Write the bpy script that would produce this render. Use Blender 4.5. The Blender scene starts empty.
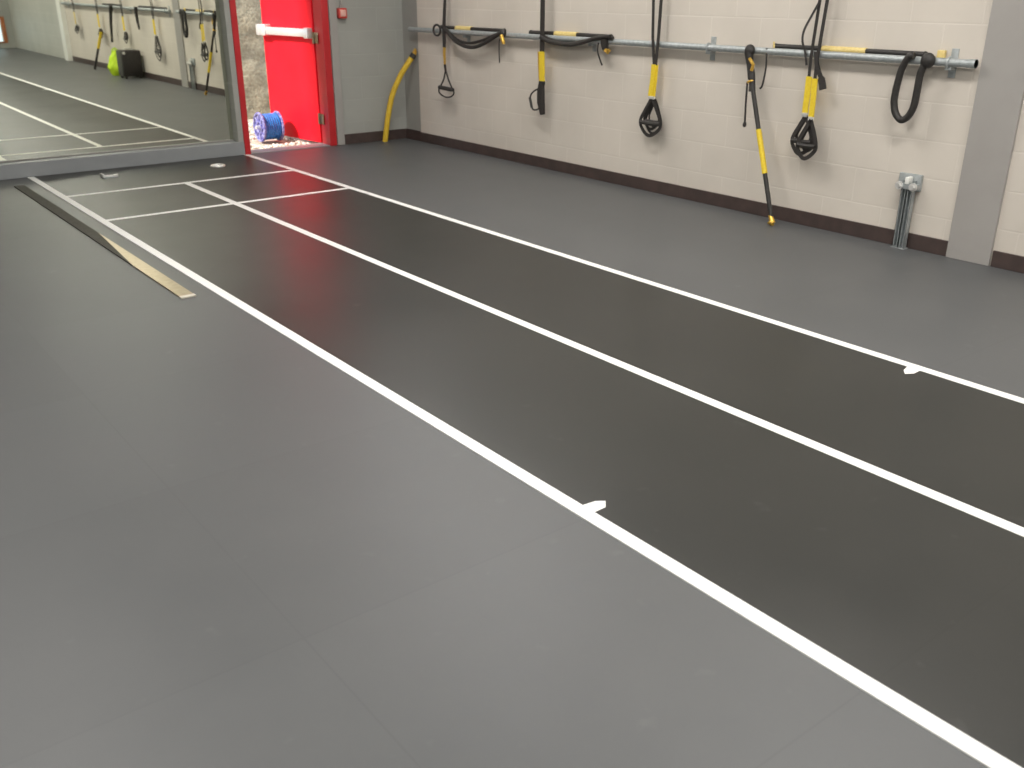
import bpy, bmesh, math, random
from mathutils import Vector, Matrix
random.seed(7)
PI = math.pi
C = bpy.context.scene.collection
SC = bpy.context.scene

# ------------------------------------------------------------------ measures
XW = 5.708            # block wall plane
YE = 9.25             # end wall plane
YM = 9.36             # mirror glass
XL, XM, XR = 1.795, 2.788, 3.802   # lane line centres
YB = -9.0             # back wall
CE = 3.3              # ceiling height
XP = -5.2             # left wall
XRAIL = XW - 0.056

# ------------------------------------------------------------------ materials
def mat(name, color, rough=0.6, metal=0.0, spec=0.5):
    m = bpy.data.materials.new(name); m.use_nodes = True
    b = m.node_tree.nodes['Principled BSDF']
    b.inputs['Base Color'].default_value = (*color, 1)
    b.inputs['Roughness'].default_value = rough
    b.inputs['Metallic'].default_value = metal
    b.inputs['Specular IOR Level'].default_value = spec
    return m

def nodes(m):
    nt = m.node_tree
    return nt, nt.nodes, nt.links, nt.nodes['Principled BSDF']

def noisy(m, c1, c2, scale=8, detail=4, bump=0.0, bscale=200, rough=None, lo=.35, hi=.65):
    nt, N, L, b = nodes(m)
    tc = N.new('ShaderNodeTexCoord')
    n = N.new('ShaderNodeTexNoise'); n.inputs['Scale'].default_value = scale; n.inputs['Detail'].default_value = detail
    L.new(tc.outputs['Object'], n.inputs['Vector'])
    r = N.new('ShaderNodeValToRGB')
    r.color_ramp.elements[0].position = lo; r.color_ramp.elements[0].color = (*c1, 1)
    r.color_ramp.elements[1].position = hi; r.color_ramp.elements[1].color = (*c2, 1)
    L.new(n.outputs['Fac'], r.inputs['Fac']); L.new(r.outputs['Color'], b.inputs['Base Color'])
    if bump:
        n2 = N.new('ShaderNodeTexNoise'); n2.inputs['Scale'].default_value = bscale; n2.inputs['Detail'].default_value = 2
        L.new(tc.outputs['Object'], n2.inputs['Vector'])
        bp = N.new('ShaderNodeBump'); bp.inputs['Strength'].default_value = bump; bp.inputs['Distance'].default_value = 0.004
        L.new(n2.outputs['Fac'], bp.inputs['Height']); L.new(bp.outputs['Normal'], b.inputs['Normal'])
    return m

def rubber(name, c1, c2, seam, rough, ox, oy, spec=.5):
    """rubber floor tiles, 1 m square, with faint seams, worn cloudiness and a fine grain"""
    m = mat(name, c1, rough, 0, spec)
    nt, N, L, b = nodes(m)
    tc = N.new('ShaderNodeTexCoord')
    n = N.new('ShaderNodeTexNoise'); n.inputs['Scale'].default_value = 1.3; n.inputs['Detail'].default_value = 6; n.inputs['Roughness'].default_value = .65
    L.new(tc.outputs['Object'], n.inputs['Vector'])
    r = N.new('ShaderNodeValToRGB')
    r.color_ramp.elements[0].position = .3; r.color_ramp.elements[0].color = (*c1, 1)
    r.color_ramp.elements[1].position = .7; r.color_ramp.elements[1].color = (*c2, 1)
    L.new(n.outputs['Fac'], r.inputs['Fac'])
    mp = N.new('ShaderNodeMapping'); mp.inputs['Location'].default_value = (ox, oy, 0)
    L.new(tc.outputs['Object'], mp.inputs['Vector'])
    br = N.new('ShaderNodeTexBrick'); br.offset = 0.0
    br.inputs['Scale'].default_value = 1.0
    br.inputs['Brick Width'].default_value = 1.0; br.inputs['Row Height'].default_value = 1.0
    br.inputs['Mortar Size'].default_value = 0.004; br.inputs['Mortar Smooth'].default_value = .6
    br.inputs['Color1'].default_value = (1, 1, 1, 1); br.inputs['Color2'].default_value = (.94, .94, .94, 1)
    br.inputs['Mortar'].default_value = (*seam, 1)
    L.new(mp.outputs['Vector'], br.inputs['Vector'])
    mx = N.new('ShaderNodeMix'); mx.data_type = 'RGBA'; mx.blend_type = 'MULTIPLY'; mx.inputs['Factor'].default_value = 1
    L.new(r.outputs['Color'], mx.inputs['A']); L.new(br.outputs['Color'], mx.inputs['B'])
    # pale scuffs
    v = N.new('ShaderNodeTexNoise'); v.inputs['Scale'].default_value = 9; v.inputs['Detail'].default_value = 5
    L.new(tc.outputs['Object'], v.inputs['Vector'])
    r2 = N.new('ShaderNodeValToRGB')
    r2.color_ramp.elements[0].position = .66; r2.color_ramp.elements[0].color = (0, 0, 0, 1)
    r2.color_ramp.elements[1].position = .85; r2.color_ramp.elements[1].color = (.03, .03, .029, 1)
    L.new(v.outputs['Fac'], r2.inputs['Fac'])
    ad = N.new('ShaderNodeMix'); ad.data_type = 'RGBA'; ad.blend_type = 'ADD'; ad.inputs['Factor'].default_value = 1
    L.new(mx.outputs['Result'], ad.inputs['A']); L.new(r2.outputs['Color'], ad.inputs['B'])
    L.new(ad.outputs['Result'], b.inputs['Base Color'])
    rr = N.new('ShaderNodeMapRange'); rr.inputs['To Min'].default_value = rough - .06; rr.inputs['To Max'].default_value = rough + .08
    L.new(n.outputs['Fac'], rr.inputs['Value']); L.new(rr.outputs['Result'], b.inputs['Roughness'])
    g = N.new('ShaderNodeTexNoise'); g.inputs['Scale'].default_value = 260; g.inputs['Detail'].default_value = 2
    L.new(tc.outputs['Object'], g.inputs['Vector'])
    bp = N.new('ShaderNodeBump'); bp.inputs['Strength'].default_value = .12; bp.inputs['Distance'].default_value = .002
    L.new(g.outputs['Fac'], bp.inputs['Height']); L.new(bp.outputs['Normal'], b.inputs['Normal'])
    return m

def blockwork(name, c1, c2, mortar, rough=.55, axis='Y'):
    """painted concrete block wall, 450 x 227 mm courses in running bond"""
    m = mat(name, c1, rough, 0, .35)
    nt, N, L, b = nodes(m)
    tc = N.new('ShaderNodeTexCoord'); sp = N.new('ShaderNodeSeparateXYZ'); cb = N.new('ShaderNodeCombineXYZ')
    L.new(tc.outputs['Object'], sp.inputs[0])
    L.new(sp.outputs[axis], cb.inputs['X']); L.new(sp.outputs['Z'], cb.inputs['Y'])
    br = N.new('ShaderNodeTexBrick'); br.offset = .5; br.inputs['Scale'].default_value = 1
    br.inputs['Brick Width'].default_value = .45; br.inputs['Row Height'].default_value = .2272
    br.inputs['Mortar Size'].default_value = .006; br.inputs['Mortar Smooth'].default_value = .5
    br.inputs['Color1'].default_value = (*c1, 1); br.inputs['Color2'].default_value = (*c2, 1); br.inputs['Mortar'].default_value = (*mortar, 1)
    L.new(cb.outputs[0], br.inputs['Vector'])
    n = N.new('ShaderNodeTexNoise'); n.inputs['Scale'].default_value = 1.8; n.inputs['Detail'].default_value = 6
    L.new(tc.outputs['Object'], n.inputs['Vector'])
    mr = N.new('ShaderNodeMapRange'); mr.inputs['From Min'].default_value = .3; mr.inputs['From Max'].default_value = .7
    mr.inputs['To Min'].default_value = .93; mr.inputs['To Max'].default_value = 1.04
    L.new(n.outputs['Fac'], mr.inputs['Value'])
    mx = N.new('ShaderNodeMix'); mx.data_type = 'RGBA'; mx.blend_type = 'MULTIPLY'; mx.inputs['Factor'].default_value = 1
    L.new(br.outputs['Color'], mx.inputs['A']); L.new(mr.outputs['Result'], mx.inputs['B'])
    L.new(mx.outputs['Result'], b.inputs['Base Color'])
    g = N.new('ShaderNodeTexNoise'); g.inputs['Scale'].default_value = 60; g.inputs['Detail'].default_value = 4
    L.new(tc.outputs['Object'], g.inputs['Vector'])
    h = N.new('ShaderNodeMath'); h.operation = 'MULTIPLY_ADD'; h.inputs[1].default_value = -1.0
    L.new(br.outputs['Fac'], h.inputs[0])
    gs = N.new('ShaderNodeMath'); gs.operation = 'MULTIPLY'; gs.inputs[1].default_value = .35
    L.new(g.outputs['Fac'], gs.inputs[0]); L.new(gs.outputs[0], h.inputs[2])
    bp = N.new('ShaderNodeBump'); bp.inputs['Strength'].default_value = .35; bp.inputs['Distance'].default_value = .004
    L.new(h.outputs[0], bp.inputs['Height']); L.new(bp.outputs['Normal'], b.inputs['Normal'])
    return m

M = {}
M['floor'] = rubber('grey_rubber', (.088, .092, .095), (.104, .107, .109), (.90, .90, .90), .45, .2, .1)
M['track'] = rubber('charcoal_rubber', (.027, .028, .026), (.037, .037, .034), (.90, .90, .90), .36, .2, .1, .33)
M['tape'] = noisy(mat('white_tape', (.88, .88, .86), .5), (.86, .86, .84), (.90, .90, .885), 30)
M['block'] = blockwork('beige_block', (.655, .602, .536), (.645, .592, .526), (.685, .632, .565))
M['greyblock'] = blockwork('grey_block', (.355, .36, .335), (.347, .352, .327), (.370, .375, .35), axis='X')
M['paleblock'] = blockwork('pale_block', (.50, .50, .46), (.48, .48, .44), (.54, .54, .5), axis='Y')
M['grey'] = noisy(mat('grey_paint', (.32, .315, .295), .45), (.31, .305, .285), (.33, .325, .305), 5, 5, .15, 90)
M['kerb'] = noisy(mat('kerb_grey', (.27, .285, .295), .45), (.255, .27, .28), (.285, .30, .31), 4, 5, .1, 90)
M['column'] = noisy(mat('column_grey', (.35, .333, .316), .4), (.34, .323, .306), (.36, .343, .326), 4, 4, .1, 60)
M['white'] = noisy(mat('white_paint', (.8, .8, .76), .4), (.78, .78, .74), (.82, .82, .78), 6)
M['ceil'] = noisy(mat('ceiling_white', (.7, .7, .67), .8), (.68, .68, .65), (.72, .72, .69), 4)
M['skirt'] = noisy(mat('brown_skirting', (.060, .040, .036), .45), (.052, .036, .033), (.070, .047, .042), 12, 4)
M['red'] = noisy(mat('red_gloss_paint', (.76, .005, .017), .5, 0, .25), (.74, .0045, .015), (.78, .006, .019), 3, 4)
M['redframe'] = noisy(mat('red_frame_paint', (.50, .020, .026), .35), (.48, .018, .024), (.53, .023, .03), 5, 4)
M['alu'] = noisy(mat('satin_aluminium', (.78, .77, .75), .35, .6), (.76, .75, .73), (.82, .81, .79), 20)
M['galv'] = noisy(mat('galvanised_steel', (.40, .43, .435), .48, .5), (.36, .39, .395), (.46, .49, .50), 40, 5)
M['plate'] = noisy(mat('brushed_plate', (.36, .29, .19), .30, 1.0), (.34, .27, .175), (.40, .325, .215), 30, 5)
M['darkreflect'] = noisy(mat('dark_reflection', (.08, .078, .066), .7, 0, .25), (.072, .070, .058), (.092, .09, .076), 30, 4)  # dark reflection on the floor strip, put into the colour
M['cream2'] = noisy(mat('pale_cap', (.62, .58, .5), .5), (.58, .54, .46), (.68, .64, .56), 30, 4)
M['black'] = noisy(mat('black_webbing', (.026, .022, .020), .7), (.020, .017, .016), (.036, .031, .028), 120, 3, .3, 500)
M['blackrub'] = noisy(mat('black_rubber', (.024, .021, .019), .5), (.020, .018, .017), (.030, .027, .024), 60, 3, .2, 400)
M['yellow'] = noisy(mat('yellow_webbing', (.80, .58, .03), .55), (.76, .54, .022), (.84, .63, .04), 80, 3, .2, 500)
M['yellowpale'] = noisy(mat('yellow_label', (.74, .58, .22), .5), (.70, .54, .20), (.78, .62, .25), 50, 3)
M['tube'] = noisy(mat('yellow_tube', (.72, .48, .035), .45), (.68, .44, .03), (.76, .53, .045), 20, 3)
M['gold'] = noisy(mat('brass_clip', (.75, .46, .08), .3, .7), (.70, .42, .07), (.80, .52, .11), 40, 3)
M['orange'] = noisy(mat('orange_frame', (.40, .13, .04), .5), (.36, .11, .035), (.45, .16, .05), 20, 3)
M['case'] = noisy(mat('black_case', (.022, .018, .017), .45), (.018, .015, .014), (.030, .025, .023), 30, 4, .2, 300)
M['grille'] = noisy(mat('dark_grille', (.065, .065, .055), .6), (.05, .05, .042), (.08, .08, .07), 200, 2, .4, 600)
M['hivis'] = noisy(mat('hivis_fabric', (.55, .80, .02), .6), (.48, .72, .015), (.62, .86, .03), 14, 4, .3, 60)
M['bluehose'] = noisy(mat('blue_hose', (.02, .14, .45), .3), (.016, .11, .40), (.026, .18, .52), 25, 3)
M['bluefl'] = noisy(mat('blue_violet_plastic', (.10, .09, .34), .4), (.05, .045, .26), (.30, .29, .48), 38, 3)
M['callred'] = noisy(mat('call_point_red', (.55, .05, .04), .35), (.52, .045, .035), (.58, .055, .045), 20)
M['cream'] = noisy(mat('cream_plate', (.72, .40, .34), .4), (.70, .37, .31), (.74, .43, .37), 20)
M['gravel'] = noisy(mat('gravel_ground', (.40, .34, .26), .9), (.28, .23, .17), (.55, .49, .40), 22, 8, .8, 60)
M['pebble'] = noisy(mat('pale_pebbles', (.55, .50, .43), .8), (.34, .29, .23), (.78, .73, .66), 9, 3)
M['stone'] = None
m = mat('rough_stone', (.42, .35, .27), .95)
nt, N, L, b = nodes(m)
tc = N.new('ShaderNodeTexCoord'); mp = N.new('ShaderNodeMapping'); mp.inputs['Scale'].default_value = (1, 1, 3.2)
L.new(tc.outputs['Object'], mp.inputs['Vector'])
n1 = N.new('ShaderNodeTexNoise'); n1.inputs['Scale'].default_value = 2.2; n1.inputs['Detail'].default_value = 8; n1.inputs['Roughness'].default_value = .7
L.new(mp.outputs['Vector'], n1.inputs['Vector'])
n2 = N.new('ShaderNodeTexNoise'); n2.inputs['Scale'].default_value = 30; n2.inputs['Detail'].default_value = 4
L.new(tc.outputs['Object'], n2.inputs['Vector'])
mx = N.new('ShaderNodeMix'); mx.inputs['Factor'].default_value = .45
L.new(n1.outputs['Fac'], mx.inputs['A']); L.new(n2.outputs['Fac'], mx.inputs['B'])
r = N.new('ShaderNodeValToRGB'); r.color_ramp.elements[0].position = .38; r.color_ramp.elements[0].color = (.25, .205, .135, 1)
r.color_ramp.elements[1].position = .62; r.color_ramp.elements[1].color = (.46, .40, .285, 1)
L.new(mx.outputs['Result'], r.inputs['Fac']); L.new(r.outputs['Color'], b.inputs['Base Color'])
bp = N.new('ShaderNodeBump'); bp.inputs['Strength'].default_value = .8; bp.inputs['Distance'].default_value = .03
L.new(mx.outputs['Result'], bp.inputs['Height']); L.new(bp.outputs['Normal'], b.inputs['Normal'])
M['stone'] = m
# mirror
m = bpy.data.materials.new('mirror_glass'); m.use_nodes = True
b = m.node_tree.nodes['Principled BSDF']
b.inputs['Base Color'].default_value = (.84, .86, .75, 1); b.inputs['Metallic'].default_value = 1; b.inputs['Roughness'].default_value = .012
M['mirror'] = m
m = bpy.data.materials.new('window_glass'); m.use_nodes = True
b = m.node_tree.nodes['Principled BSDF']
b.inputs['Base Color'].default_value = (.85, .97, .95, 1); b.inputs['Roughness'].default_value = .02; b.inputs['Transmission Weight'].default_value = 1; b.inputs['IOR'].default_value = 1.05
M['glass'] = m

# ------------------------------------------------------------------ mesh helpers
class MB:
    def __init__(self): self.bm = bmesh.new()
    def box(self, lo, hi, bev=0, rot=None, piv=None):
        lo = Vector(lo); hi = Vector(hi); c = (lo + hi) / 2; s = hi - lo
        t = bmesh.new(); bmesh.ops.create_cube(t, size=1)
        bmesh.ops.scale(t, vec=s, verts=t.verts)
        if bev: bmesh.ops.bevel(t, geom=t.edges[:], offset=bev, segments=2, affect='EDGES', profile=.5)
        bmesh.ops.translate(t, vec=c, verts=t.verts)
        if rot is not None: bmesh.ops.rotate(t, cent=piv if piv is not None else c, matrix=rot, verts=t.verts)
        self._join(t); return self
    def _join(self, t):
        me = bpy.data.meshes.new('tmp'); t.to_mesh(me); t.free(); self.bm.from_mesh(me); bpy.data.meshes.remove(me)
    def tube(self, pts, r, seg=10, closed=False, cap=True):
        pts = [Vector(p) for p in pts]; n = len(pts)
        rs = r if isinstance(r, (list, tuple)) else [r] * n
        rings = []; up = None
        for i, p in enumerate(pts):
            if closed: d = pts[(i + 1) % n] - pts[i - 1]
            elif i == 0: d = pts[1] - p
            elif i == n - 1: d = p - pts[-2]
            else: d = pts[i + 1] - pts[i - 1]
            d.normalize()
            if up is None: up = d.orthogonal().normalized()
            up = (up - d * up.dot(d)); 
            if up.length < 1e-6: up = d.orthogonal()
            up.normalize(); sd = d.cross(up)
            rings.append([self.bm.verts.new(p + (up * math.cos(a) + sd * math.sin(a)) * rs[i]) for a in [2 * PI * k / seg for k in range(seg)]])
        m = n if closed else n - 1
        for i in range(m):
            a, b_ = rings[i], rings[(i + 1) % n]
            if closed and i == n - 1:   # align twist
                off = min(range(seg), key=lambda o: (a[0].co - b_[o].co).length)
            else: off = 0
            for k in range(seg):
                self.bm.faces.new((a[k], a[(k + 1) % seg], b_[(k + 1 + off) % seg], b_[(k + off) % seg]))
        if cap and not closed:
            self.bm.faces.new(rings[0][::-1]); self.bm.faces.new(rings[-1])
        return self
    def ribbon(self, pts, w, t=.004, x=XRAIL - .03, closed=False):
        """flat webbing: pts are (Y, Z) or (Y, Z, X); width lies in the wall plane, thickness along X"""
        P = [Vector((p[2] if len(p) > 2 else x, p[0], p[1])) for p in pts]; n = len(P)
        ws = w if isinstance(w, (list, tuple)) else [w] * n
        rg = []
        for i, p in enumerate(P):
            if closed: d = P[(i + 1) % n] - P[i - 1]
            elif i == 0: d = P[1] - p
            elif i == n - 1: d = p - P[-2]
            else: d = P[i + 1] - P[i - 1]
            d.normalize(); ax = Vector((1, 0, 0)); s = d.cross(ax)
            if s.length < 1e-5: s = Vector((0, 1, 0))
            s.normalize(); nn = s.cross(d).normalized()
            rg.append([self.bm.verts.new(p + s * (a * ws[i] / 2) + nn * (b_ * t / 2)) for a, b_ in ((-1, -1), (1, -1), (1, 1), (-1, 1))])
        for i in range(n if closed else n - 1):
            a, b_ = rg[i], rg[(i + 1) % n]
            for k in range(4): self.bm.faces.new((a[k], a[(k + 1) % 4], b_[(k + 1) % 4], b_[k]))
        if not closed:
            self.bm.faces.new(rg[0][::-1]); self.bm.faces.new(rg[-1])
        return self
    def ball(self, c, r, seg=16):
        t = bmesh.new(); bmesh.ops.create_uvsphere(t, u_segments=seg, v_segments=seg // 2 + 2, radius=1)
        rr = r if isinstance(r, (tuple, list)) else (r, r, r)
        bmesh.ops.scale(t, vec=rr, verts=t.verts); bmesh.ops.translate(t, vec=c, verts=t.verts)
        self._join(t); return self
    def disc(self, c, axis, r, h, seg=28, r2=None):
        axis = Vector(axis).normalized(); c = Vector(c)
        t = bmesh.new(); bmesh.ops.create_cone(t, cap_ends=True, segments=seg, radius1=r, radius2=r if r2 is None else r2, depth=h)
        q = Vector((0, 0, 1)).rotation_difference(axis).to_matrix()
        bmesh.ops.rotate(t, cent=(0, 0, 0), matrix=q, verts=t.verts); bmesh.ops.translate(t, vec=c, verts=t.verts)
        self._join(t); return self
    def ring(self, c, axis, R, r, seg=32, s2=8):
        axis = Vector(axis).normalized(); u = axis.orthogonal().normalized(); v = axis.cross(u); c = Vector(c)
        return self.tube([c + (u * math.cos(2 * PI * k / seg) + v * math.sin(2 * PI * k / seg)) * R for k in range(seg)], r, s2, closed=True)
    def build(self, name, m, parent=None, smooth=True, kind=None):
        bmesh.ops.recalc_face_normals(self.bm, faces=self.bm.faces)
        me = bpy.data.meshes.new(name); self.bm.to_mesh(me); self.bm.free()
        if smooth:
            for p in me.polygons: p.use_smooth = True
            try: me.set_sharp_from_angle(angle=math.radians(38))
            except Exception: pass
        me.materials.append(M[m])
        o = bpy.data.objects.new(name, me); C.objects.link(o)
        if parent is not None:
            o.parent = parent; o.matrix_parent_inverse = Matrix.Translation(-parent.location)
        if kind: o['kind'] = kind
        return o

def tag(o, label, cat, group=None):
    o['label'] = label; o['category'] = cat
    if group: o['group'] = group
    return o
def thing(name, label, cat, loc, group=None):
    o = bpy.data.objects.new(name, None); C.objects.link(o); o.location = loc; o.empty_display_size = .1
    return tag(o, label, cat, group)
def struct(name, mb, m, label=None, parent=None):
    o = mb.build(name, m, parent, smooth=False)
    if parent is None: o['kind'] = 'structure'
    if label: o['label'] = label
    return o
def smooth_path(pts, sub=6):
    """Catmull-Rom through pts (tuples of any length)"""
    out = []; n = len(pts); P = [Vector(p) for p in pts]
    for i in range(n - 1):
        p0 = P[max(i - 1, 0)]; p1 = P[i]; p2 = P[i + 1]; p3 = P[min(i + 2, n - 1)]
        for k in range(sub):
            t = k / sub
            out.append(.5 * ((2 * p1) + (p2 - p0) * t + (2 * p0 - 5 * p1 + 4 * p2 - p3) * t * t + (3 * p1 - p0 - 3 * p2 + p3) * t ** 3))
    out.append(P[-1]); return [tuple(v) for v in out]

# ================================================================== THE SETTING
struct('floor', MB().box((XP, YB, -.12), (XW + .2, YE + .19, 0)), 'floor')
struct('ceiling', MB().box((XP - .2, YB - .2, CE), (XW + .4, YE + .5, CE + .15)), 'ceil')
struct('wall_right', MB().box((XW, -4.10, -.1), (XW + .22, 8.95, CE + .01)), 'block')
# painted corner strip, same plane
struct('trim_1', MB().box((XW + .004, 8.952, -.1), (XW + .22, YE + .2, CE + .01)), 'grey')
struct('wall_right', MB().box((XW + .002, YB, -.1), (XW + .22, -4.102, CE + .01)), 'paleblock')
DX0, DX1, DH = 3.80, 4.832, 2.10
MX1 = 3.742
e = MB()
e.box((DX1, YE, -.1), (XW + .004, YE + .2, CE + .01))
e.box((DX0, YE, DH), (DX1, YE + .2, CE + .01))
e.box((MX1 + .004, YE, -.1), (DX0, YE + .2, CE + .01))
e.box((XP, YE + .135, -.1), (MX1 + .004, YE + .2, CE + .01))
e.box((XP, YE, 2.25), (MX1 + .004, YE + .135, CE + .01))
struct('wall_end', e, 'greyblock')
struct('wall_left', MB().box((XP - .2, YB - .2, -.1), (XP, YE + .2, CE + .01)), 'paleblock')
wb = MB()
WX0, WX1, WZ0, WZ1 = 3.9, 5.475, .12, .74
wb.box((XP, YB - .2, -.1), (WX0, YB, CE + .01)); wb.box((WX1, YB - .2, -.1), (XW + .22, YB, CE + .01))
wb.box((WX0, YB - .2, -.1), (WX1, YB, WZ0)); wb.box((WX0, YB - .2, WZ1), (WX1, YB, CE + .01))
struct('wall_back', wb, 'greyblock')
w = bpy.data.objects.new('window_1', None); C.objects.link(w); w.location = (WX0, YB, WZ0); w['kind'] = 'structure'
fr = MB(); t = .03
fr.box((WX0, YB - .12, WZ0), (WX0 + t, YB + .02, WZ1), .005).box((WX1 - t, YB - .12, WZ0), (WX1 + .06, YB + .02, WZ1), .005)
fr.box((WX0, YB - .12, WZ0), (WX1, YB + .02, WZ0 + t), .005).box((WX0, YB - .12, WZ1 - t), (WX1, YB + .02, WZ1), .005)
fr.build('window_frame', 'orange', w, smooth=False)
MB().box((WX0 + t, YB - .06, WZ0 + t), (WX1 - t, YB - .05, WZ1 - t)).build('window_pane', 'glass', w, smooth=False)

# skirtings
sk = MB()
for a, b_ in ((2.875, 8.97), (-3.84, 2.595)):
    sk.box((XW - .012, a, 0), (XW + .01, b_, .098), .003)
sk.box((XW - .012, 8.97, 0), (XW + .01, YE, .105), .003)
struct('baseboard_right', sk, 'skirt')
struct('baseboard_end', MB().box((4.925, YE - .014, 0), (XW - .012, YE + .01, .105), .003), 'skirt')
struct('trim_2', MB().box((XP, YE - .016, 0), (DX0 - .002, YM - .014, .130), .006), 'kerb')
struct('trim_3', MB().box((DX1 + .004, YE - .022, 0), (4.922, YE + .01, DH + .06), .006), 'column')

# ------------------------------------------------------------------ red door
d = bpy.data.objects.new('door_1', None); C.objects.link(d); d.location = (4.74, YE + .1, 0); d['kind'] = 'structure'
d['label'] = 'red fire exit door standing open outwards'; 
f = MB()
f.box((DX0, YE - .012, 0), (DX0 + .062, YE + .20, DH), .006)
f.box((DX1 - .080, YE - .012, 0), (DX1, YE + .172, DH), .006)
f.box((DX1 - .045, YE + .17, 0), (DX1, YE + .20, DH), .004)
f.box((DX0, YE - .012, DH - .07), (DX1, YE + .20, DH), .006)
f.build('door_frame', 'redframe', d, smooth=False)
sill = MB().box((DX0 + .06, YE + .0, -.02), (DX1 - .05, YE + .21, .008), .003).build('threshold', 'kerb', d, smooth=False)
hx, hy = 4.742, YE + .185
rot = Matrix.Rotation(math.radians(6.5), 3, 'Z')
lf = MB().box((hx, hy, .012), (hx + .046, hy + .985, 2.04), .004, rot, Vector((hx, hy, 0)))
leaf = lf.build('door_leaf', 'red', d, smooth=False)
pb = MB()
pb.box((hx - .075, hy + .02, 1.080), (hx - .018, hy + .97, 1.160), .014, rot, Vector((hx, hy, 0)))
pb.box((hx - .090, hy + .80, 1.070), (hx + .001, hy + .985, 1.185), .016, rot, Vector((hx, hy, 0)))
pb.box((hx - .070, hy + .005, 1.065), (hx + .001, hy + .085, 1.170), .012, rot, Vector((hx, hy, 0)))
pb.build('push_bar', 'alu', leaf)
for z in (.21, 1.02, 1.78):
    h = MB(); h.tube([(hx - .006, hy - .012, z), (hx - .006, hy - .012, z + .11)], .013, 12)
    h.box((hx - .005, hy - .10, z + .003), (hx + .006, hy - .012, z + .107), .002)
    h.build('hinge', 'plate', leaf)

# ------------------------------------------------------------------ outside
struct('ground', MB().box((-8, YE + .20, -.3), (16, 20, -.03)), 'gravel')
sw = bmesh.new()
nx, nz = 70, 30
vs = [[None] * (nz + 1) for _ in range(nx + 1)]
for i in range(nx + 1):
    for j in range(nz + 1):
        x = 1 + 9 * i / nx; z = -.1 + 3.3 * j / nz
        y = 12.1 + .22 * z + random.uniform(-.03, .03) + .012 * math.sin(z * 21 + math.sin(x * 2))
        vs[i][j] = sw.verts.new((x, y, z))
for i in range(nx):
    for j in range(nz): sw.faces.new((vs[i][j], vs[i + 1][j], vs[i + 1][j + 1], vs[i][j + 1]))
# back and top so that it is a solid wall
bk = [[sw.verts.new((1 + 9 * i / nx, 12.9, z)) for z in (-.1, 3.2)] for i in (0, nx)]
sw.faces.new((bk[0][0], bk[0][1], bk[1][1], bk[1][0]))
sw.faces.new([vs[i][nz] for i in range(nx + 1)] + [bk[1][1], bk[0][1]])
W_ = MB(); W_.bm.free(); W_.bm = sw
o = W_.build('wall_outside', 'stone'); o['kind'] = 'structure'
pb_ = bmesh.new()
for k in range(1500):
    x = random.uniform(3.6, 5.3); y = YE + .24 + random.random() ** 1.3 * 2.3; s = random.uniform(.010, .030)
    if 4.72 < x < 4.83 and y < 10.5: continue
    if (x - 4.43) ** 2 + (y - 10.03) ** 2 < .05: continue
    tb = bmesh.ops.create_icosphere(pb_, subdivisions=1, radius=s)['verts']
    mm = Matrix.Translation((x, y, -.03 + s * .35)) @ Matrix.Rotation(random.uniform(0, 6.3), 4, 'Z') @ Matrix.Diagonal((1, random.uniform(.6, 1), random.uniform(.5, .8), 1))
    for v in tb: v.co = mm @ (v.co * random.uniform(.85, 1.15))
P_ = MB(); P_.bm.free(); P_.bm = pb_
o = P_.build('gravel', 'pebble', smooth=False); o['kind'] = 'stuff'
tag(o, 'loose pale gravel on the ground outside the red door', 'gravel')

# hose reel
hr = thing('hose_reel', 'blue hose reel lying outside against the open red door', 'hose reel', (4.43, 10.03, -.02))
ax = Vector((.99, -.02, .0)).normalized(); hc = Vector((4.425, 10.03, .145)); R = .160
fl_ = MB()
for s in (-1,):
    c0 = hc + ax * (.105 * s)
    fl_.disc(c0 - ax * -.006, ax, R - .03, .006)
    fl_.ring(c0, ax, R - .014, .015); fl_.ring(c0, ax, .06, .012)
    for k in range(8):
        u = ax.orthogonal().normalized(); v = ax.cross(u); a = 2 * PI * k / 8
        dv = u * math.cos(a) + v * math.sin(a)
        fl_.tube([c0 + dv * .055, c0 + dv * (R - .012)], .009, 8)
fl_.build('reel_flange', 'bluefl', hr)
f2 = MB(); c0 = hc + ax * .105
f2.ring(c0, ax, R - .014, .015); f2.disc(c0, ax, R - .02, .012); f2.build('reel_flange', 'bluefl', hr)
hs = MB()
for k in range(7): hs.ring(hc + ax * (-.078 + .026 * k), ax, R - .035, .0145, 32, 8)
hs.disc(hc, ax, R - .035, .19)
hs.build('hose', 'bluehose', hr)
MB().tube([hc - ax * .15, hc + ax * .15], .02, 12).build('axle', 'alu', hr)

# ------------------------------------------------------------------ mirror
mr = thing('wall_mirror', 'big wall mirror beside the red door, reflecting the gym', 'mirror', (MX1, YM, .133))
MB().box((XP + .06, YM, .133), (MX1, YM + .008, 2.235)).build('mirror_glass', 'mirror', mr, smooth=False)
MB().box((XP + .06, YM - .006, .1315), (MX1, YM - .0005, .143), .001).build('edge_strip', 'column', mr, smooth=False)
# the mirror hangs a hair out of true: leaning in at the top and turned slightly
mr.rotation_euler = (.0037, 0, .0015)

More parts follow.
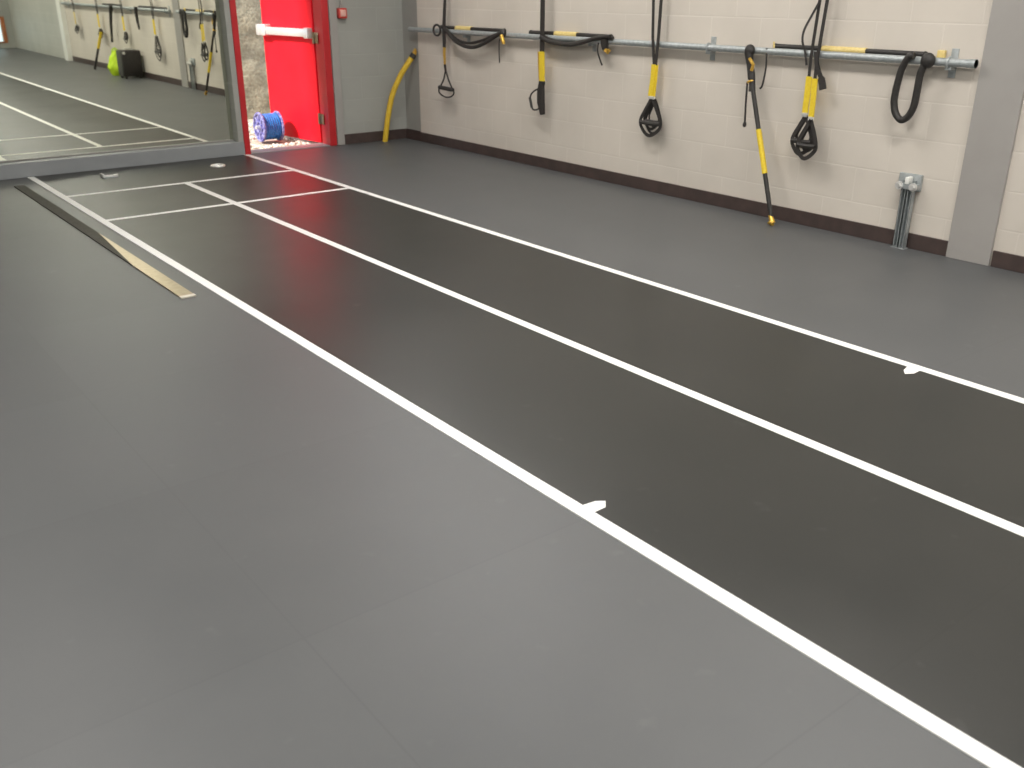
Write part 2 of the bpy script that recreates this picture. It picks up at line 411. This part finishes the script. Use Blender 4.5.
# ------------------------------------------------------------------ sprint track
st = thing('sprint_track', 'two-lane charcoal sprint track with white lane lines laid in the grey floor', 'running track', ((XL + XR) / 2, 0, 0))
TE = YE - .018
MB().box((XL, YB + .05, 0), (XR, TE, .003)).build('track_surface', 'track', st, smooth=False)
def line(lo, hi, lab, nm='lane_line'):
    o = MB().box((lo[0], lo[1], .0), (hi[0], hi[1], .0045)).build(nm, 'tape', st, smooth=False); o['label'] = lab; return o
hw = .026
line((XL - hw, YB + .05), (XL + hw, TE), 'white line along the left edge of the track')
line((XM - hw, YB + .05), (XM + hw, 8.11), 'white line between the two lanes')
line((XR - hw, YB + .05), (XR + hw, TE), 'white line along the right edge of the track')
line((XL + hw, 8.115), (XR - hw, 8.165), 'white cross line nearest the mirror', 'cross_line')
for x0, x1 in ((XL + hw, XM - hw), (XM + hw, XR - hw)):
    line((x0, 7.06), (x1, 7.11), 'white cross line of one lane, second from the mirror', 'cross_line')
def tick(pts, lab):
    bm = bmesh.new(); lo = [bm.verts.new((x, y, 0)) for x, y in pts]; hi = [bm.verts.new((x, y, .0042)) for x, y in pts]
    n = len(pts); bm.faces.new(lo); bm.faces.new(hi)
    for k in range(n): bm.faces.new((lo[k], lo[(k + 1) % n], hi[(k + 1) % n], hi[k]))
    t_ = MB(); t_.bm.free(); t_.bm = bm
    o = t_.build('tick_mark', 'tape', st, smooth=False); o['label'] = lab
tick([(XL + hw, 1.962), (1.871, 1.957), (1.899, 1.937), (1.872, 1.908), (XL + hw, 1.906)], 'short white tick on the left line')
tick([(XR - hw, 1.989), (3.725, 1.976), (3.690, 1.949), (3.724, 1.926), (XR - hw, 1.929)], 'short white tick on the right line')

# floor anchors by the mirror
def anchor(loc, lab, kind):
    a = thing('floor_anchor', lab, 'floor anchor', loc, 'metal floor anchors by the mirror')
    x, y, z = loc
    if kind:
        MB().ring((x, y, z + .007), (0, 0, 1), .058, .011, 28, 8).build('rim', 'alu', a)
        MB().disc((x, y, z + .003), (0, 0, 1), .056, .006).build('cover', 'galv', a)
    else:
        MB().box((x - .062, y - .05, z), (x + .062, y + .05, z + .006), .002).build('base_plate', 'galv', a)
        MB().box((x - .066, y - .045, z + .004), (x - .050, y + .05, z + .036), .003).build('lug', 'alu', a)
        MB().box((x + .026, y - .045, z + .004), (x + .066, y - .025, z + .026), .003).build('lug', 'alu', a)
        MB().tube([(x - .05, y - .01, z + .014), (x + .05, y - .03, z + .014)], .009, 10).build('pin', 'alu', a)
anchor((2.345, 8.80, .0035), 'small metal floor anchor with upright lugs, nearer the left line', 0)
anchor((3.315, 8.75, .0035), 'round metal floor anchor plate, nearer the red door', 1)

# flat metal strip beside the track; a dark reflection is painted on its far half
s_ = thing('floor_strip', 'long flat brassy metal strip with a dark reflection painted on its far half, on the floor left of the track', 'floor strip', (1.618, 6.9, 0))
def slab(name, m, pts, h, lab=None):
    bm = bmesh.new(); lo = [bm.verts.new((x, y, 0)) for x, y in pts]; hi = [bm.verts.new((x, y, h)) for x, y in pts]; n = len(pts)
    bm.faces.new(lo); bm.faces.new(hi)
    for k in range(n): bm.faces.new((lo[k], lo[(k + 1) % n], hi[(k + 1) % n], hi[k]))
    t_ = MB(); t_.bm.free(); t_.bm = bm; o = t_.build(name, m, s_, smooth=False)
    if lab: o['label'] = lab
slab('dark_reflection_section', 'darkreflect', [(1.580, 8.85), (1.658, 8.85), (1.660, 6.72), (1.582, 5.75)], .008, 'far half with the dark reflection painted on')
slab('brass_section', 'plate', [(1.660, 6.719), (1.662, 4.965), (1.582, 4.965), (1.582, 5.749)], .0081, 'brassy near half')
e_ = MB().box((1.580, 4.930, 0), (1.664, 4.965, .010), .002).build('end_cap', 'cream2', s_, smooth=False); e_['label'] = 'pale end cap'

# ------------------------------------------------------------------ steel columns
tag(MB().box((XW - .020, 2.603, 0), (XW + .03, 2.876, CE), .003).build('steel_column', 'column', None, smooth=False),
    'grey painted column on the beige wall right of the pipe rail end', 'column')
tag(MB().box((XW - .10, -4.12, 0), (XW + .03, -3.85, CE), .006).build('steel_column', 'white', None, smooth=False),
    'white column far down the gym, seen only in the mirror', 'column')

# ------------------------------------------------------------------ fire call point
cp = thing('call_point', 'small red fire alarm call point on grey wall right of the door', 'fire alarm', (4.976, YE, 1.26))
MB().box((4.928, YE - .055, 1.262), (5.024, YE + .002, 1.362), .010).build('housing', 'callred', cp)
MB().box((4.944, YE - .061, 1.280), (5.008, YE - .050, 1.346), .004).build('break_glass', 'cream', cp)
MB().tube([(4.976, YE - .018, 1.355), (4.976, YE - .018, CE)], .010, 10).build('conduit', 'column', cp)

# ------------------------------------------------------------------ curved yellow tube in the corner
tb = thing('yellow_tube', 'curved yellow tube leaning in the corner beyond the rail', 'tube', (5.36, 9.17, 0))
pts = smooth_path([(5.375, 9.165, .0), (5.385, 9.15, .10), (5.405, 9.13, .26), (5.455, 9.10, .49), (5.535, 9.05, .685), (5.600, 9.01, .80), (5.645, 8.985, .87)], 6)
MB().tube(pts, .029, 14).build('tube_body', 'tube', tb)
MB().tube([(5.643, 8.987, .866), (5.668, 8.975, .905)], .031, 14).build('dark_collar', 'blackrub', tb)
MB().tube([(5.666, 8.976, .902), (5.676, 8.968, .925), (5.672, 8.955, .955)], [.022, .024, .014], 12).build('brass_tip', 'gold', tb)

# ------------------------------------------------------------------ rails
def rail(y0, y1, lab, bys, plates):
    o = thing('pipe_rail', lab, 'rail', (XRAIL, (y0 + y1) / 2, 1.15), 'wall rails')
    MB().tube([(XRAIL, y0, 1.15), (XRAIL, y1, 1.15)], .0235, 20).build('pipe', 'galv', o)
    for y in bys:
        b = MB()
        low = y in (6.2, 8.02, .45, -1.6)      # shorter plates where a bar lies on the rail
        b.box((XW - .008, y - .022, 1.06), (XW + .001, y + .022, 1.145 if low else 1.225), .002)
        b.box((XRAIL - .004, y - .020, 1.105), (XW, y + .020, 1.13), .003)
        if not low: b.ring((XRAIL, y, 1.15), (0, 1, 0), .028, .007, 20, 6)
        b.build('bracket', 'galv', o)
    for y in plates:
        MB().disc((XRAIL, y, 1.15), (0, 1, 0), .026, .03, 16).build('coupling', 'galv', o)
    return o
rail(2.885, 9.02, 'galvanised pipe rail along the beige wall left of the grey column', (3.05, 4.91, 6.2, 8.02), (2.90,))
rail(-3.8, 2.56, 'galvanised pipe rail right of the grey column, mostly seen in the mirror', (2.40, .45, -1.6, -3.5), (2.545,))
ZR = 1.15 + .0235      # rail top

# ------------------------------------------------------------------ suspension trainers
XS = XRAIL - .028
GT = 'suspension trainers hung along the beige wall'
def wall_anchor(parent, y, z):
    a = MB(); a.box((XW - .01, y - .05, z - .05), (XW + .0008, y + .05, z + .05), .003)
    a.tube([(XW - .01, y, z), (XS - .006, y, z)], .008, 10)
    a.ring((XS, y, z - .002), (0, 1, 0), .018, .006, 20, 6)
    a.build('wall_anchor', 'galv', parent)

def teardrop(yc, ztop, zbot, hw, x, k=1.0, skew=0.0):
    pts = [(yc, ztop), (yc + hw * .45, ztop - (ztop - zbot) * .25), (yc + hw, ztop - (ztop - zbot) * .62), (yc + hw * .72, ztop - (ztop - zbot) * .86),
           (yc + hw * .1, zbot), (yc - hw * .62, ztop - (ztop - zbot) * .88), (yc - hw, ztop - (ztop - zbot) * .66), (yc - hw * .48, ztop - (ztop - zbot) * .26), (yc, ztop)]
    return [(p[0] + skew * (ztop - p[1]), p[1], x) for p in smooth_path(pts, 5)]

def handle(parent, yc, ztop, zbot, hw, x, grip=True, w=.027, skew=0.0, r=.0165):
    parent = MB().ribbon(teardrop(yc, ztop, zbot, hw, x, skew=skew), w, .005).build('handle_loop', 'black', parent)
    MB().ribbon(teardrop(yc, ztop - .01, zbot + .05, hw * .72, x + .012, skew=skew), w * .8, .004).build('foot_cradle', 'black', parent)
    if grip:
        zg = ztop - (ztop - zbot) * .66; ym = yc + skew * (ztop - zg)
        MB().tube([(x - .004, ym - hw * .97, zg), (x - .004, ym, zg - .004), (x - .004, ym + hw * .97, zg)], r, 14).build('grip', 'blackrub', parent)

def trainer_C():
    y = 5.409
    o = thing('suspension_trainer', 'suspension trainer with one yellow band and teardrop loops in the middle of the rail', 'suspension trainer', (XS, y, 2.0), GT)
    wall_anchor(o, 5.421, 2.05)
    MB().ribbon([(5.428, 2.03), (5.468, 1.47), (5.454, 1.20), (5.423, 1.0)], .027, .004, XS).ribbon([(5.416, 2.03), (5.381, 1.47), (5.388, 1.20), (5.401, 1.0)], .030, .004, XS - .006).build('main_strap', 'black', o)
    MB().ribbon([(5.419, 1.005), (5.421, .90), (5.438, .765)], .045, .007, XS - .008).ribbon([(5.395, 1.005), (5.400, .90), (5.410, .765)], .038, .007, XS - .002).build('adjuster_band', 'yellow', o)
    MB().box((XS - .014, 5.394, .745), (XS + .006, 5.454, .768), .003).build('buckle', 'alu', o)
    handle(o, 5.424, .750, .462, .112, XS - .004)
    handle(o, 5.416, .748, .478, .085, XS + .022, True, .018)
trainer_C()

def trainer_D():
    o = thing('suspension_trainer', 'suspension trainer with two yellow bands side by side and drooping strap, third from right end of rail', 'suspension trainer', (XS, 3.98, 2.0), GT)
    o['label'] = 'suspension trainer with twin yellow bands and a drooping spare strap beside the black rope loop'
    wall_anchor(o, 3.93, 2.05)
    MB().ribbon([(3.945, 2.03), (3.978, 1.48), (3.995, 1.13), (3.992, 1.0)], .022, .004, XS).ribbon([(3.925, 2.03), (3.918, 1.48), (3.940, 1.13), (3.940, 1.0)], .024, .004, XS - .006).build('main_strap', 'black', o)
    MB().ribbon(smooth_path([(3.955, 1.50), (4.01, 1.40), (4.062, 1.30), (4.066, 1.23), (4.035, 1.16), (4.012, 1.08)], 5), .016, .003, XS - .014).build('spare_strap', 'black', o)
    MB().ribbon(smooth_path([(3.955, 1.17), (3.935, 1.08), (3.890, 1.00), (3.868, .935)], 5), [.03] * 10 + [.05] * 6, .010, XS - .006).build('strap_pouch', 'black', o)
    b = MB().ribbon([(3.988, 1.01), (3.987, .90), (3.988, .775)], .044, .007, XS - .004); b.build('adjuster_band', 'yellow', o)
    b = MB().ribbon([(3.936, 1.00), (3.932, .88), (3.931, .755)], .042, .007, XS - .010); b.build('adjuster_band', 'yellow', o)
    MB().box((XS - .012, 3.969, .748), (XS + .006, 4.007, .776), .003).build('buckle', 'alu', o)
    MB().box((XS - .018, 3.912, .728), (XS + .0, 3.950, .756), .003).build('buckle', 'alu', o)
    handle(o, 3.980, .755, .500, .080, XS - .002, True, .027, .04)
    handle(o, 3.922, .735, .478, .074, XS - .022, True, .027, .05)
trainer_D()

def trainer_B():
    o = thing('suspension_trainer', 'suspension trainer hanging edge-on with bright yellow band and one thin wire loop sticking out', 'suspension trainer', (XS, 6.79, 2.0), GT)
    wall_anchor(o, 6.79, 2.05)
    MB().ribbon([(6.797, 2.03), (6.802, 1.45), (6.803, 1.03)], .042, .004, XS).ribbon([(6.785, 2.03), (6.778, 1.45), (6.776, 1.03)], .042, .004, XS - .006).build('main_strap', 'black', o)
    MB().ribbon([(6.790, 1.035), (6.784, .91), (6.780, .785)], .066, .010, XS - .006).build('adjuster_band', 'yellow', o)
    MB().ribbon([(6.833, 1.03), (6.826, .91), (6.812, .785)], .018, .012, XS - .004).build('side_band', 'gold', o)
    MB().box((XS - .014, 6.75, .752), (XS + .006, 6.82, .785), .003).build('buckle', 'black', o)
    MB().ribbon([(6.795, .76), (6.803, .70), (6.800, .60), (6.785, .545), (6.775, .495)], [.05, .072, .075, .052, .036], .030, XS).build('folded_loop', 'black', o)
    MB().tube([(XS - .01, p[0], p[1]) for p in smooth_path([(6.81, .715), (6.86, .705), (6.925, .665), (6.945, .61), (6.905, .535), (6.84, .535), (6.80, .565)], 5)], .0075, 8).build('handle_loop', 'black', o)
    MB().tube([(XS - .01, 6.948, .632), (XS - .01, 6.918, .545)], .012, 10).build('grip', 'blackrub', o)
trainer_B()

def trainer_A():
    o = thing('suspension_trainer', 'suspension trainer with dull yellow band and triangular handle nearest the corner', 'suspension trainer', (XS, 8.31, 2.0), GT)
    wall_anchor(o, 8.29, 2.05)
    MB().ribbon([(8.29, 2.03), (8.295, 1.45), (8.325, 1.19), (8.325, 1.0)], [.04, .04, .055, .050], .006, XS - .004).build('main_strap', 'black', o)
    MB().ribbon([(8.325, 1.005), (8.33, .93), (8.325, .835)], [.045, .042, .03], .006, XS - .004).build('adjuster_band', 'gold', o)
    MB().ribbon([(8.325, .84), (8.312, .77)], .03, .008, XS - .004).build('buckle', 'black', o)
    MB().tube([(XS - .004, p[0], p[1]) for p in ((8.312, .79), (8.345, .70), (8.405, .63), (8.43, .60))], .008, 8).tube([(XS - .004, p[0], p[1]) for p in ((8.312, .79), (8.27, .70), (8.215, .63), (8.185, .60))], .008, 8).build('handle_straps', 'black', o)
    MB().tube([(XS - .004, 8.435, .612), (XS - .004, 8.19, .602)], .020, 14).build('grip', 'blackrub', o)
    MB().tube([(XS - .004, p[0], p[1]) for p in smooth_path([(8.435, .61), (8.445, .565), (8.39, .535), (8.31, .522), (8.225, .535), (8.175, .57), (8.19, .605)], 4)], .008, 8).build('foot_cradle', 'black', o)
trainer_A()

def trainer_far(y, zb, hw, lab, col='yellow', sk=0.0):
    o = thing('suspension_trainer', lab, 'suspension trainer', (XS, y, 2.0), GT)
    wall_anchor(o, y, 2.05)
    MB().ribbon([(y + .01, 2.03), (y + .03, 1.4), (y + .02, 1.0)], .03, .004, XS).ribbon([(y - .01, 2.03), (y - .04, 1.4), (y - .015, 1.0)], .03, .004, XS - .006).build('main_strap', 'black', o)
    MB().ribbon([(y + .0, 1.005), (y + .005, .90), (y, .77)], .075, .009, XS - .008).build('adjuster_band', col, o)
    MB().box((XS - .014, y - .03, .745), (XS + .006, y + .03, .772), .003).build('buckle', 'alu', o)
    handle(o, y, .755, zb, hw, XS - .006, True, .022, sk)
    handle(o, y - .008, .75, zb + .05, hw * .75, XS + .02, True, .018, sk)
trainer_far(1.83, .36, .13, 'suspension trainer with long loops seen in the mirror between black case and grey column', sk=.1)
trainer_far(.22, .56, .08, 'suspension trainer seen in the mirror straight above the black case')
trainer_far(-1.27, .58, .12, 'suspension trainer seen in the mirror above the hi-vis bag', 'yellow')
trainer_far(-2.87, .60, .12, 'suspension trainer seen in the mirror nearest the white column', 'yellowpale')

# ------------------------------------------------------------------ resistance bars
GR = 'resistance bars on the wall rails'
def bar_at(parent, p, q, r=.0165, lab='yellowpale', centre=(.42, .62)):
    p = Vector(p); q = Vector(q)
    def at(t): return p + (q - p) * t
    a, b_ = centre
    MB().tube([at(0), at(1)], r * .8, 14).build('shaft', 'blackrub', parent)
    MB().tube([at(.01), at(a)], r, 14).build('grip', 'blackrub', parent)
    MB().tube([at(b_), at(.99)], r, 14).build('grip', 'blackrub', parent)
    MB().tube([at(a - .005), at(b_ + .005)], r * 1.22, 16).build('centre_sleeve', lab, parent)
    MB().ball(at(0), r * 1.15).build('end_cap', 'blackrub', parent)
    MB().ball(at(1), r * 1.15).build('end_cap', 'blackrub', parent)

XBAR = XW - .020; ZB = ZR + .010
def hanging_end(o, y, x, tail, dy=.03, ball=.032):
    MB().ball((x, y, 1.165), (ball, ball * 1.2, ball * 1.25)).build('stopper_ball', 'blackrub', o)
    MB().tube([(x - .022, y - .01, 1.15), (x - .026, y - .03, 1.115), (x - .022, y - .045, 1.075)], [.016, .020, .014], 10).build('clip', 'gold', o)
    MB().ribbon(smooth_path([(y + dy, 1.12), (y + dy + .012, 1.05), (y + dy + .004, tail)], 5), .014, .004, x - .012).build('safety_strap', 'black', o)

# first: near the corner
o = thing('resistance_bar', 'resistance bar lying on the rail next to the corner with a deep sagging cord', 'resistance bar', (XBAR, 7.85, ZB), GR)
bar_at(o, (XBAR, 8.47, ZB), (XBAR, 7.43, ZB), .019, centre=(.26, .50))
MB().tube([(XS - .012, p[0], p[1]) for p in smooth_path([(8.30, 1.185), (8.20, 1.115), (8.08, 1.055), (7.93, 1.025), (7.78, 1.03), (7.62, 1.075), (7.48, 1.13), (7.37, 1.175)], 4)], .017, 10)\
    .tube([(XS + .005, p[0], p[1]) for p in smooth_path([(8.30, 1.175), (8.16, 1.10), (8.03, 1.065), (7.88, 1.06), (7.70, 1.09), (7.55, 1.13), (7.38, 1.18)], 4)], .014, 10).build('elastic_cord', 'blackrub', o)
MB().ring((XS - .012, 8.44, 1.16), (1, .2, 0), .05, .011).build('cord_loop', 'blackrub', o)
hanging_end(o, 7.36, XS - .004, .905, .03)
# second
o = thing('resistance_bar', 'resistance bar lying on the rail with a shallow sagging cord, beside the edge-on trainer', 'resistance bar', (XBAR, 6.42, ZB), GR)
bar_at(o, (XBAR, 7.03, ZB), (XBAR, 5.99, ZB), .019, centre=(.33, .60))
MB().tube([(XS - .014, p[0], p[1]) for p in smooth_path([(6.80, 1.155), (6.70, 1.125), (6.56, 1.112), (6.40, 1.108), (6.25, 1.130), (6.12, 1.165), (6.0, 1.185), (5.92, 1.19)], 4)], .017, 10)\
    .tube([(XS + .006, p[0], p[1]) for p in smooth_path([(6.80, 1.165), (6.60, 1.125), (6.42, 1.115), (6.22, 1.15), (6.02, 1.175), (5.90, 1.18)], 4)], .014, 10).build('elastic_cord', 'blackrub', o)
MB().ribbon([(5.995, 1.19), (5.985, 1.12), (5.97, 1.085)], [.075, .06, .045], .03, XS - .004).build('stopper_ball', 'blackrub', o)
MB().tube([(XS - .02, 5.96, 1.085), (XS - .022, 5.93, 1.07), (XS - .02, 5.915, 1.09)], .016, 10).build('clip', 'gold', o)
MB().ribbon(smooth_path([(6.055, 1.14), (6.06, 1.07), (6.03, 1.01), (6.0, .965)], 5), .014, .004, XS - .012).build('safety_strap', 'black', o)
# third: with the rope loop
o = thing('resistance_bar', 'resistance bar at the rail right end with a thick black cord hanging as loop', 'resistance bar', (XBAR, 3.75, ZB), GR)
bar_at(o, (XBAR, 4.34, ZB), (XBAR, 3.23, ZB), .017, centre=(.35, .635))
MB().tube([(XS - .012, p[0], p[1]) for p in smooth_path([(3.255, 1.178), (3.290, 1.168), (3.325, 1.09), (3.340, .97), (3.340, .900), (3.318, .835), (3.275, .800), (3.232, .825), (3.205, .89), (3.200, .98), (3.196, 1.08), (3.175, 1.15)], 5)], .0215, 12).build('elastic_cord', 'blackrub', o)
MB().ball((XS - .008, 3.165, 1.155), (.034, .045, .046)).build('stopper_ball', 'blackrub', o)
MB().box((XBAR - .012, 3.10, ZB - .02), (XBAR + .012, 3.15, ZB + .03), .005).build('end_tag', 'yellowpale', o)
MB().ribbon([(4.34, ZB + .03, XBAR - .02), (4.335, ZB - .03, XBAR - .02)], .014, .004).build('end_band', 'yellowpale', o)
# fourth: leaning on the wall
o = thing('resistance_bar', 'resistance bar standing on the floor, leaning on the rail with yellow middle', 'resistance bar', (5.53, 4.10, 0), GR)
bt = Vector((XS - .018, 4.452, .955)); bb = Vector((5.515, 4.085, .035))
bar_at(o, bt, bb, .0160, 'yellow', centre=(.355, .66))
MB().ball((XS - .008, 4.50, 1.150), (.032, .040, .042)).build('stopper_ball', 'blackrub', o)
MB().tube([(XS - .012, 4.503, 1.14), (XS - .014, 4.482, 1.06), (XS - .018, 4.458, .96)], [.032, .024, .022], 12).tube([(XS - .004, 4.49, 1.10), (XS - .012, 4.455, 1.0), (XS - .02, 4.436, .88)], [.014, .02, .024], 12).build('elastic_cord', 'blackrub', o)
MB().ring((XS - .018, 4.456, .945), bt - bb, .022, .008).build('end_band', 'gold', o)
MB().tube([(XS - .03, 4.478, 1.10), (XS - .03, 4.44, 1.06), (XS - .028, 4.452, 1.02)], .012, 8).build('clip', 'gold', o)
MB().ribbon(smooth_path([(4.37, 1.17), (4.36, 1.05), (4.375, .93), (4.395, .90)], 5), .013, .004, XS + .01).build('safety_strap', 'black', o)
MB().tube([(XS - .03, 4.478, .94), (XS - .028, 4.475, .80), (XS - .026, 4.470, .66)], .007, 8).ball((XS - .026, 4.470, .65), (.014, .014, .02)).build('tie_cord', 'black', o)
MB().tube([bb + Vector((.004, .018, .035)), bb + Vector((-.004, -.012, -.012)), bb + Vector((-.004, .010, -.018)), bb + Vector((-.012, -.022, -.022))], [.016, .022, .018, .012], 10).build('end_clip', 'gold', o)
# seen in the mirror
o = thing('resistance_bar', 'resistance bar on the rear rail in the mirror with a short cord hanging down', 'resistance bar', (XBAR, 1.6, ZB), GR)
bar_at(o, (XBAR, 2.30, ZB), (XBAR, 1.0, ZB), .019, 'blackrub')
MB().tube([(XS, 1.03, 1.18), (XS - .015, 1.02, 1.10), (XS - .01, 1.03, .95), (XS - .006, 1.05, .82)], [.04, .028, .024, .016], 10).build('elastic_cord', 'blackrub', o)
o = thing('resistance_bar', 'resistance bar on the rear rail in the mirror with a long cord reaching low', 'resistance bar', (XBAR, -.7, ZB), GR)
bar_at(o, (XBAR, .0, ZB), (XBAR, -1.05, ZB), .019, 'blackrub')
MB().tube([(XS, -.36, 1.18), (XS - .01, -.42, 1.05), (XS - .012, -.50, .85), (XS - .008, -.60, .54)], [.04, .03, .026, .02], 10).build('elastic_cord', 'blackrub', o)
o = thing('resistance_bar', 'yellow resistance bar leaning on the wall behind the hi-vis bag, seen in the mirror', 'resistance bar', (5.46, -1.43, 0), GR)
bar_at(o, (XS - .05, -1.04, .72), (5.46, -1.43, .02), .022, 'yellow', centre=(.03, .45))

# ------------------------------------------------------------------ floor bracket of twin channels
o = thing('strut_bracket', 'short galvanised twin-channel bracket standing at the foot of the wall', 'bracket', (XW - .05, 3.17, 0))
for y in (3.160, 3.202):
    b = MB(); x0, x1 = XW - .062, XW - .022
    b.box((x0, y - .017, 0), (x0 + .004, y - .010, .435)).box((x0, y + .010, 0), (x0 + .004, y + .017, .435))
    b.box((x0, y - .017, 0), (x1, y - .014, .435)).box((x0, y + .014, 0), (x1, y + .017, .435)).box((x1 - .004, y - .017, 0), (x1, y + .017, .435))
    b.build('channel', 'galv', o, smooth=False)
MB().box((XW - .024, 3.118, .368), (XW + .001, 3.270, .472), .004).build('wall_plate', 'galv', o)
MB().box((XW - .070, 3.118, .380), (XW - .022, 3.255, .416), .005).build('clamp_bar', 'galv', o)
for y in (3.138, 3.232):
    MB().disc((XW - .072, y, .400), (1, 0, 0), .026, .012, 20).disc((XW - .084, y, .400), (1, 0, 0), .016, .016, 6).build('bolt', 'alu', o)
MB().box((XW - .080, 3.170, .414), (XW - .022, 3.196, .458), .006).build('centre_clip', 'white', o)
MB().box((XW - .070, 3.132, 0), (XW - .014, 3.230, .005), .002).build('foot_plate', 'galv', o)

# ------------------------------------------------------------------ things seen only in the mirror
CY = .40
o = thing('equipment_case', 'upright black equipment case on the floor by the wall, seen in the mirror', 'case', (5.49, CY + .29, 0))
MB().box((5.325, CY + .13, .03), (5.655, CY + .43, .47), .02).build('case_body', 'case', o)
MB().box((5.313, CY + .15, .05), (5.327, CY + .41, .45), .006).build('side_panel', 'grille', o)
MB().tube([(5.42, CY + .28, .468), (5.42, CY + .28, .495), (5.56, CY + .28, .495), (5.56, CY + .28, .468)], .010, 10).build('carry_handle', 'alu', o)
for x in (5.36, 5.62):
    for y in (.17, .39): MB().disc((x, CY + y, .016), (0, 0, 1), .025, .032).build('foot', 'blackrub', o)
MB().disc((5.36, CY + .433, .43), (0, 1, 0), .024, .02).build('corner_knob', 'alu', o)
bm = bmesh.new(); bmesh.ops.create_icosphere(bm, subdivisions=4, radius=1)
from mathutils import noise
for v in bm.verts:
    c = v.co.copy(); h = max(0, (c.z + 1) / 2)
    wv = 1 - .45 * h ** 1.5
    nz_ = 1 + .22 * noise.noise(c * 2.2) + .08 * noise.noise(c * 6)
    v.co = Vector((c.x * .17 * wv * nz_, c.y * .17 * wv * nz_ - .03 * h, max(c.z, -.82) * .24 * (1 + .1 * noise.noise(c * 3)) + .197))
B_ = MB(); B_.bm.free(); B_.bm = bm
hv = thing('kit_bag', 'slumped hi-vis yellow-green bag on the floor beside the black case, seen in the mirror', 'bag', (5.45, .06, 0))
bd = B_.build('bag_body', 'hivis', None)
bd.parent = hv; bd.location = (0, 0, 0)
MB().tube([(5.39, .05, .34), (5.40, .04, .44), (5.45, .03, .47), (5.50, .03, .44), (5.51, .04, .34)], .012, 8).build('bag_handle', 'hivis', hv)

# ================================================================== LIGHT
wd = bpy.data.worlds.new('World'); SC.world = wd; wd.use_nodes = True
N = wd.node_tree.nodes; L = wd.node_tree.links
bg = N['Background']; bg.inputs['Color'].default_value = (.78, .88, 1, 1); bg.inputs['Strength'].default_value = 1.7
sun = bpy.data.lights.new('Sun', 'SUN'); sun.energy = 8.5; sun.angle = math.radians(6); sun.color = (1, .95, .87)
so = bpy.data.objects.new('Sun', sun); C.objects.link(so)
so.rotation_euler = Vector((.75, -.06, -.68)).to_track_quat('-Z', 'Y').to_euler()
def lamp(x, y, sx, sy, e, col=(1, .965, .915)):
    l = bpy.data.lights.new('unseen_ceiling_lamp', 'AREA'); l.shape = 'RECTANGLE'; l.size = sx; l.size_y = sy; l.energy = e; l.color = col
    o = bpy.data.objects.new('unseen_ceiling_lamp', l); C.objects.link(o); o.location = (x, y, CE - .06); return o
for y, e in ((-7.0, 48), (-4.0, 48), (-1.0, 54), (2.0, 56), (5.0, 56)):
    for x in (-3.2, .4, 3.9):
        lamp(x, y, .5, 1.6, e * (1.25 if x > 3 and y < 3 else 1.1 if x > 3 else .82 if x < -3 else 1))
lamp(4.3, 7.2, .5, 1.2, 40)  # extra unseen lamp, added to brighten the far corner and end wall

# ================================================================== CAMERA
cd = bpy.data.cameras.new('Camera'); cam = bpy.data.objects.new('Camera', cd); C.objects.link(cam)
cd.sensor_fit = 'HORIZONTAL'; cd.sensor_width = 36; cd.lens = 33.1256; cd.clip_start = .05; cd.clip_end = 200
R_ = Vector((0.78922417, -0.6141025, 0.00182454)); U_ = Vector((0.23650083, 0.30668224, 0.92196169)); F_ = Vector((0.56673853, 0.72720294, -0.38727679))
m4 = Matrix.Identity(4)
for i in range(3):
    m4[i][0] = R_[i]; m4[i][1] = U_[i]; m4[i][2] = -F_[i]
m4.translation = Vector((0, 0, 1.55))
cam.matrix_world = m4
SC.camera = cam
cd.dof.use_dof = True; cd.dof.focus_distance = 4.5; cd.dof.aperture_fstop = 3.5
SC.view_settings.view_transform = 'Standard'; SC.view_settings.look = 'None'
SC.view_settings.gamma = 1; SC.view_settings.use_curve_mapping = False
SC.view_settings.exposure = 0.0
